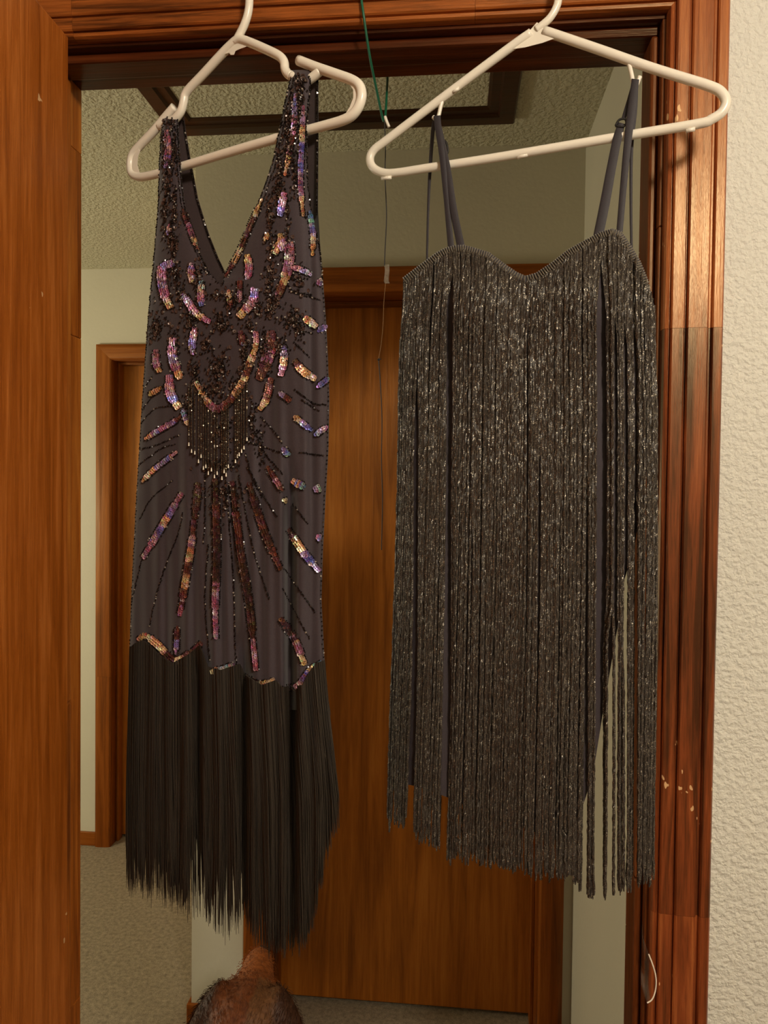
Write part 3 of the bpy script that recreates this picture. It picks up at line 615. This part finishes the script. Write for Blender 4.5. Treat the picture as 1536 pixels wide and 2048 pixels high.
# ------------------------------------------------------------------ strappy fringe dress
df = empty('fringe_dress', HP2.at(1040, 1780)); tag(df, 'dark sweetheart-neck dress with thin straps covered in long glittery fringe', 'dress')
NECK = interp([(805,556),(838,531),(873,505),(890,496),(908,491),(926,490),(944,494),(979,505),(1014,531),(1035,545),(1051,552),(1072,546),(1104,525),(1135,500),(1170,480),(1201,464),(1225,457),(1244,464),(1264,494),(1280,521),(1299,568),(1313,628)])
L2 = interp([(540,806),(634,801),(771,797),(986,793),(1150,789),(1300,785),(1500,778),(1660,773),(1850,771)])
R2 = interp([(440,1240),(464,1244),(494,1264),(521,1280),(568,1299),(627,1311),(750,1314),(830,1316),(1100,1316),(1300,1314),(1500,1312),(1850,1308)])
def depth2(x, y):
    l, r = L2(y), max(R2(y), R2(640)-8); u = min(1, max(0, (x-l)/(r-l))); lens = max(0, 1-(2*u-1)**2)**.5
    d = .032*lens*(.45+.55*sm(430, 640, y))
    d += .016*math.exp(-((x-930)/75)**2-((y-600)/90)**2)+.018*math.exp(-((x-1190)/80)**2-((y-590)/100)**2)
    d -= .006*math.exp(-((x-1055)/25)**2)*math.exp(-((y-640)/120)**2)
    d -= .006*math.exp(-((x-1205)/10)**2)*sm(450, 560, y)+.006*math.exp(-((x-898)/8)**2)*sm(480, 600, y)
    d += .004*math.sin(x*.03+.6)*sm(900, 1500, y)
    return d*1.0
def on2(x, y, e=0.0): return HP2.at(x, y, depth2(x, y)+e)
RF = interp([(440,1240),(464,1244),(494,1264),(521,1280),(568,1299),(627,1310),(750,1311),(860,1298),(1000,1270),(1250,1238),(1400,1212),(1537,1190),(1600,1172),(1650,1150),(1690,1140)])
HEM2 = interp([(773,1560),(800,1566),(840,1575),(900,1600),(1000,1640),(1140,1690)])
nx = 60; rows = []
cols = np.linspace(0, 1, nx)
for t in np.linspace(0, 1, 90):
    row = []
    for c in cols:
        x0 = 806+c*(1309-806); yt = NECK(x0)+5; yb = HEM2(min(1140, 780+c*360))
        y = yt+(yb-yt)*t; l, r = L2(y)+2, RF(y)-2
        xs = x0 if t == 0 else (l+c*(r-l))*min(1, t*6)+x0*(1-min(1, t*6)); row.append(on2(xs, y, -.002))
    rows.append(row)
child(MB().grid(rows).build('dress_front', M['jersey'], smooth=True), df)
def back2(x, y):
    l, r = L2(y), max(R2(y), 1306); u = min(1, max(0, (x-l)/(r-l))); return HP2.at(x, y, -.030*max(0, 1-(2*u-1)**2)**.5)
BR = interp([(540,1300),(860,1308),(1100,1270),(1300,1205),(1690,1130)])
child(MB().grid([[back2(L2(y)+2+(BR(y)-L2(y)-4)*k/30, y) for k in range(31)] for y in np.linspace(590, 1560, 60)]).build('dress_back', M['jersey'], smooth=True), df)
# ribbed trim along the sweetheart neckline
mb = MB(); xs = np.arange(806, 1300, 1.0); P = np.array([(x, NECK(x)) for x in xs]); d = arclen(P); prev = None
base = MB(); G = []
for s in np.arange(0, d[-1], 5.0):
    x = np.interp(s, d, P[:, 0]); y = np.interp(s, d, P[:, 1]); x2 = np.interp(min(d[-1], s+6), d, P[:, 0]); y2 = np.interp(min(d[-1], s+6), d, P[:, 1]); x1 = np.interp(max(0, s-6), d, P[:, 0]); y1 = np.interp(max(0, s-6), d, P[:, 1])
    tl = math.hypot(x2-x1, y2-y1); nx_, ny_ = -(y2-y1)/tl, (x2-x1)/tl
    a = on2(x, y, .002); b = on2(x+nx_*6, y+ny_*6, .0042); c = on2(x+nx_*13, y+ny_*13, .003)
    mb.tube([a, b, c], [.0007, .00085, .0007], 6); G.append([on2(x, y, -.002), a-HP2.n*.0002*0+HP2.n*.0006, b+HP2.n*.0008, c+HP2.n*.0006])
tb_ = child(MB().grid(G).build('neckline_trim', M['strap2'], smooth=True), df)
o = mb.build('trim_rib', M['trim2'], tb_, smooth=True); tag(o, kind='stuff')
# lurex fringe
BOT2 = interp([(770,1645),(800,1655),(815,1640),(835,1690),(860,1690),(880,1710),(900,1722),(950,1726),(1000,1742),(1050,1752),(1100,1762),(1140,1762),(1165,1785),(1185,1806),(1200,1800),(1230,1786),(1260,1778),(1305,1768)])
GAPS = [(898,6.5,540,620),(1204,11,490,640),(1222,9,1180,1300),(833,5,700,900),(1232,4.5,600,700),(1252,4.5,620,720),(1273,4,640,740),(1055,2.5,600,700),(1078,2.5,900,1000),(1120,2,1000,1100),(1175,3,900,1000),(945,2,1000,1100),(1245,2.5,1250,1400)]
def push(x, y, ref):
    for g, wd, y0, y1 in GAPS:
        k = sm(y0, y1, y)
        if k and abs(ref-g) < wd*2.5:
            s_ = 1 if ref >= g else -1; q_ = (x-g)*s_
            x = x+k*s_*max(0, wd*(1-max(0, q_)/(wd*2.5))-min(0, q_))
    return x
def lurex(n, ofs, jitx, back=False, t0=0.0, t1=1.0):
    out = []
    for i in range(n):
        t = t0+(t1-t0)*(i+.5+RNG.normal(0, jitx))/n; t = min(t1, max(t0, t)); xt = 808+t*(1310-808); yt = (NECK(xt)+9) if not back else 640
        tb2 = t+RNG.normal(0, .003); xe = L2(1750)+tb2*(R2(1750)-L2(1750)); y1 = BOT2(xe)-abs(RNG.normal(0, 13))+RNG.normal(0, 6)
        k = int((y1-yt)/8); ph = RNG.random()*6; am = RNG.uniform(.2, .9); pts = []; ref = L2(900)+t*(R2(900)-L2(900)); ext = abs(RNG.normal(0, .0012)); kick = RNG.normal(0, 3.0)
        for j in range(k+1):
            s = j/k; y = yt+(y1-yt)*s; u = t+(tb2-t)*s; lo, hi = L2(y), R2(max(y, 640)); xb = lo+u*(hi-lo)
            w_ = sm(0, 150, y-yt); x = xt*(1-w_)+xb*w_ if y < 800 else xb
            x = push(x, y, ref)+am*math.sin(s*9+ph)+kick*max(0, s-.9)*10*max(0, s-.9)*3
            if back: p = back2(x, y)+HP2.n*(ofs+ext)
            else: p = on2(x, y, ofs+ext)
            pts.append(p)
        P = np.array(pts); P[1:, :] += RNG.normal(0, .00022, P[1:].shape); out.append(P)
    return out
mb = MB(); strands(mb, lurex(128, .0014, .18), (.00125, .0016), 4, .6, .55); strands(mb, lurex(104, .0004, .3), (.0010, .0014), 4, .6, .55)
tag(child(mb.build('glitter_fringe_front', M['fringe2']), df), kind='stuff')
mb = MB(); strands(mb, lurex(90, .001, .3, True), (.0011, .0014), 4, .6, .55)
tag(child(mb.build('glitter_fringe_back', M['fringe2']), df), kind='stuff')
# straps
def strap(pts, wpx, d0, d1, name='strap', thick=.0009):
    P = spline(pts, 6); m = len(P); F_, B_ = [], []
    wd = np.interp(np.linspace(0, 1, m), np.linspace(0, 1, len(wpx)), wpx)
    for i, (x, y) in enumerate(P):
        t = i/(m-1); a = P[max(0, i-1)]; b = P[min(m-1, i+1)]; tl = np.linalg.norm(b-a); nx_, ny_ = -(b-a)[1]/tl, (b-a)[0]/tl
        dd = d0+(d1-d0)*t; row = []
        for s_, e in ((-1, 0), (-.6, thick*.7), (0, thick), (.6, thick*.7), (1, 0)): row.append(HP2.at(x+nx_*s_*wd[i]/2, y+ny_*s_*wd[i]/2, dd+e))
        for s_, e in ((1, -thick), (0, -thick), (-1, -thick)): row.append(HP2.at(x+nx_*s_*wd[i]/2, y+ny_*s_*wd[i]/2, dd+e))
        row.append(row[0]); F_.append(row)
    return child(MB().grid(F_).build(name, M['strap2'], smooth=True), df)
def dn(x): return depth2(x, NECK(x)+3)
strap([(874,231),(877,262),(884,310),(893,400),(902,494)], (14,13,12,11,13), .003, dn(902)-.001)
strap([(873,231),(881,270),(894,335),(907,420),(922,494)], (10,12,14,15,16), .001, dn(922))
strap([(872,231),(866,260),(860,340),(856,430),(853,560)], (8,8,7,5,4), -.003, -.020)
strap([(1271,158),(1267,190),(1258,260),(1248,360),(1239,464)], (15,16,16,14,13), .003, dn(1239)-.001)
strap([(1270,160),(1258,200),(1247,238)], (9,8,9), .0005, .001)
strap([(1243,246),(1234,280),(1222,340),(1209,410),(1196,474)], (14,18,19,20,20), .002, dn(1196))
strap([(1272,160),(1270,220),(1263,300),(1262,420),(1264,560)], (10,9,7,6,5), -.003, -.020)
def slider(pts, name='strap_slider'):
    child(MB().tube(spline([HP2.at(x, y, d) for x, y, d in pts], 4), .0012, 6).build(name, M['thread'], smooth=True), df)
slider([(1231,252,.003),(1238,240,.004),(1250,238,.004),(1252,248,.004),(1244,254,.004),(1231,252,.003)])
slider([(884,283,.004),(892,284,.004),(896,304,.004),(889,307,.004),(884,283,.004)])

# ------------------------------------------------------------------ green cord, thread, tape
YN = np.array([0, 1., 0])
def yp(x, y, yy): return hit(x, y, (0, yy, 0), YN)
gc = empty('green_cord', yp(768, 240, .05)); tag(gc, 'thin green cord looped down below the doorway head between the two hangers', 'cord')
a = [yp(721, -30, -.0205), yp(723, 0, -.0205), yp(728, 36, -.0205), yp(739, 110, -.002), yp(752, 175, .025), yp(765, 236, .05), yp(769, 240, .051), yp(771, 228, .055), yp(773, 195, .075), yp(775, 155, .115)]
a += [a[-1]+np.array([.001, .0, .05]), a[-1]+np.array([.001, .0, .13])]
child(MB().tube(spline(a, 6), .0015, 8).build('cord_loop', M['cord'], smooth=True), gc)
child(MB().tube(spline([yp(770, 233, .05), yp(773, 242, .05), yp(778, 254, .05)], 4), .0019, 8).build('white_clip', M['hanger'], smooth=True), gc)
th = empty('hanging_thread', yp(763, 1100, .05)); tag(th, 'thin black thread with a clear tag hanging from the green cord', 'thread')
child(MB().tube(spline([yp(x, y, .05) for x, y in ((769,240),(771,300),(770,350),(773,430),(770,500),(769,531))], 4), .00065, 6).build('upper_thread', M['thread']), th)
m = MB(); G = [[yp(x+dx, y, .05-.0012*math.sin(dx*.4+y*.2)) for dx in (0, 3, 6, 9)] for x, y in ((769,529),(770,540),(769,552),(768,562),(770,567))]
child(m.grid(G).build('clear_tag', M['tape']), th).modifiers.new('s', 'SOLIDIFY').thickness = .0008
child(MB().tube(spline([yp(x, y, .05) for x, y in ((772,560),(768,600),(766,650),(762,690),(757,718))], 4), .00045, 6).build('clear_thread', M['clear_thread']), th)
child(MB().sphere(yp(758, 719, .05), .0016, 8, 6).tube([yp(754, 720, .05), yp(763, 718, .05)], .0005, 5).build('knot', M['thread']), th)
child(MB().tube(spline([yp(x, y, .05) for x, y in ((757,718),(761,770),(764,840),(763,920),(765,1000),(763,1100))], 4), .0006, 6).build('lower_thread', M['thread']), th)
# clear film curling off the right jamb
def rj(px, py, out=0.0):
    d = ray(px, py); k = (XR-.0115-out-CAM[0])/d[0]; return CAM+k*d
edge = [(1296,1907),(1303,1925),(1309,1945),(1311,1965),(1308,1985),(1302,1998),(1293,2004)]
G = []
for (x, y), xi in zip(edge, (1294,1285,1282,1281,1283,1288,1292)):
    A = yp(x, y, -.012); B = np.array([XR-.0002, .011, rj(xi, y)[2]]); mid = (A+B)/2+np.array([-.004, -.004, 0]); G.append([A, mid, B])
fl = tag(MB().grid(G).build('clear_film', M['film'], smooth=True), 'curled piece of clear plastic film stuck on the right door jamb', 'plastic film')
s_ = fl.modifiers.new('s', 'SOLIDIFY'); s_.thickness = .0006
o = MB().tube(spline([g[0]+np.array([.0004, -.0014, 0]) for g in G], 4), .0008, 6).build('film_edge', plain('film_edge', S(235,220,200), .2), fl)

# ------------------------------------------------------------------ dog
def dog():
    root = empty('dog', (-.02, .1, 0)); tag(root, 'brown and tan dog standing below the sequin dress with its muzzle raised', 'dog')
    hc = at_depth(492, 2062, 1.28); tip = at_depth(517, 1915, 1.42); br = at_depth(505, 1990, 1.33)
    mb = MB()
    def ell(c, r, sc=(1,1,1)): mb.sphere(c, r, 20, 14, sc)
    def cap(a, b, ra, rb, n=9):
        a, b = np.asarray(a, float), np.asarray(b, float)
        for i in range(n): t = i/(n-1); mb.sphere(a+(b-a)*t, ra+(rb-ra)*t, 14, 10)
    ell(hc, .078, (.98, 1.0, .92)); ell(br-(0, .01, .012), .058, (1, 1, .9)); cap(br-(0, 0, .012), tip-(0, .0, .012), .044, .029); ell(tip-(0, -.006, .012), .027)
    cap(tip-(0, .01, .036), br-(0, .01, .046), .020, .032)
    nk = np.array([hc[0]+.025, hc[1]-.14, .46]); cap(hc-(0, .015, .03), nk, .074, .092); sh = np.array([hc[0]+.055, .12, .42]); rp = np.array([hc[0]+.125, -.36, .42])
    cap(nk, sh, .095, .120); cap(sh-(0, 0, .02), sh+np.array([.03, -.22, -.035]), .128, .128); cap(sh+np.array([.03, -.2, -.01]), rp, .122, .105)
    for sx in (-1, 1):
        e0 = hc+np.array([sx*.052, .012, .048]); e1 = hc+np.array([sx*.082, .004, .030]); e2 = hc+np.array([sx*.108, .0, -.045])
        for i in range(7):
            t = i/6; p = (1-t)**2*e0+2*t*(1-t)*e1+t*t*e2; mb.sphere(p, .034*(1-.2*t), 12, 8, (.45, 1.0, .75))
        f0 = sh+np.array([sx*.075, .02, -.06]); cap(f0, (f0[0], f0[1]-.03, .24), .055, .036); cap((f0[0], f0[1]-.03, .24), (f0[0], f0[1], .045), .034, .024); cap((f0[0], f0[1]-.005, .026), (f0[0], f0[1]+.045, .022), .030, .024, 4)
        g0 = rp+np.array([sx*.07, .03, -.03]); kn = (g0[0]+sx*.01, g0[1]+.07, .27); hk = (g0[0]+sx*.01, g0[1]-.06, .15); pw = (g0[0]+sx*.01, g0[1]-.03, .03)
        cap(g0, kn, .085, .055); cap(kn, hk, .05, .028); cap(hk, pw, .027, .023); cap((pw[0], pw[1], .025), (pw[0], pw[1]+.045, .022), .029, .024, 4)
    tl = [rp+np.array([0, -.09, .05]), rp+np.array([.02, -.2, .02]), rp+np.array([.03, -.28, -.08])]; cap(tl[0], tl[1], .03, .022); cap(tl[1], tl[2], .022, .010)
    tmp = mb.build('dog_tmp', M['thread']); md = tmp.modifiers.new('r', 'REMESH'); md.mode = 'VOXEL'; md.voxel_size = .008
    sm_ = tmp.modifiers.new('s', 'SMOOTH'); sm_.factor = .6; sm_.iterations = 8
    bpy.context.view_layer.update(); dg = bpy.context.evaluated_depsgraph_get(); me = bpy.data.meshes.new_from_object(tmp.evaluated_get(dg)); bpy.data.objects.remove(tmp)
    N = NT('dog_coat'); a = N.n('ShaderNodeVertexColor'); a.layer_name = 'Col'; tc = N.n('ShaderNodeTexCoord'); n1 = N.n('ShaderNodeTexNoise', Scale=120.0, Detail=3.0); N.l(tc.outputs['Object'], n1.inputs['Vector'])
    mx = N.n('ShaderNodeMix', _data_type='RGBA', _blend_type='MULTIPLY'); mx.inputs[0].default_value = .6; N.l(a.outputs[0], mx.inputs[6]); N.l(N.ramp(n1.outputs[0], [(.35, (.4,.36,.34,1)), (.6, (1,1,1,1))]), mx.inputs[7]); N.l(mx.outputs[2], N.b.inputs['Base Color'])
    N.b.inputs['Roughness'].default_value = .6; N.bump(n1.outputs[0], .4, .003)
    def coat(p):
        tan = np.array(S(158,88,38)[:3]); dk = np.array(S(70,36,16)[:3]); br_ = np.array(S(120,62,24)[:3]); gr = np.array(S(120,88,54)[:3])
        dx = p[0]-hc[0]; k = sm(.046, .062, abs(dx)) if p[1] < br[1]+.0 else 0
        f = sm(hc[1]+.02, br[1]+.03, p[1]); c = br_*(1-f)+tan*f
        if p[1] < hc[1]+.05 and dx > .012: c = c*.45+gr*.55
        if p[1] < hc[1]-.10:
            return br_*.9
        return c*(1-k)+dk*k
    at = me.color_attributes.new('Col', 'FLOAT_COLOR', 'POINT'); cs = [tuple(coat(v.co))+(1.0,) for v in me.vertices]; at.data.foreach_set('color', np.asarray(cs, 'f').ravel())
    me.materials.clear(); me.materials.append(N.m); me.polygons.foreach_set('use_smooth', [True]*len(me.polygons))
    body = bpy.data.objects.new('dog_body', me); COL.objects.link(body); child(body, root)
    # short coat hairs on head and neck
    hm = MB(); vs = [v for v in me.vertices if v.co.y > hc[1]-.16 and v.co.z > .45]
    for v in vs:
        for _ in range(4):
            p = np.array(v.co)+RNG.normal(0, .003, 3); n = np.array(v.normal); flow = np.array([0, -1.0, -.15])+RNG.normal(0, .22, 3); flow -= n*(flow @ n); flow /= np.linalg.norm(flow)+1e-9
            Lh = (.010 if p[1] < br[1] else .005)*RNG.uniform(.7, 1.3); sd = np.cross(n, flow)*.00055; c = coat(p)*RNG.uniform(.6, 1.45)
            p = p-n*.001
            hm.add([p-sd, p+sd, p+flow*Lh*.6+n*.002+sd*.6, p+flow*Lh+n*.0022], [(0, 1, 2), (0, 2, 3)], c)
    tag(child(hm.build('coat_hair', N.m), root), kind='stuff')
    dkm = plain('dog_nose', S(26,20,18), .3)
    child(MB().sphere(tip+np.array([0, .027, -.006]), .014, 12, 8, (1.1, .8, .8)).build('nose', dkm, smooth=True), root)
    for sx in (-1, 1): child(MB().sphere(br+np.array([sx*.040, .012, .008]), .0095, 12, 8).build('eye', dkm, smooth=True), root)
dog()
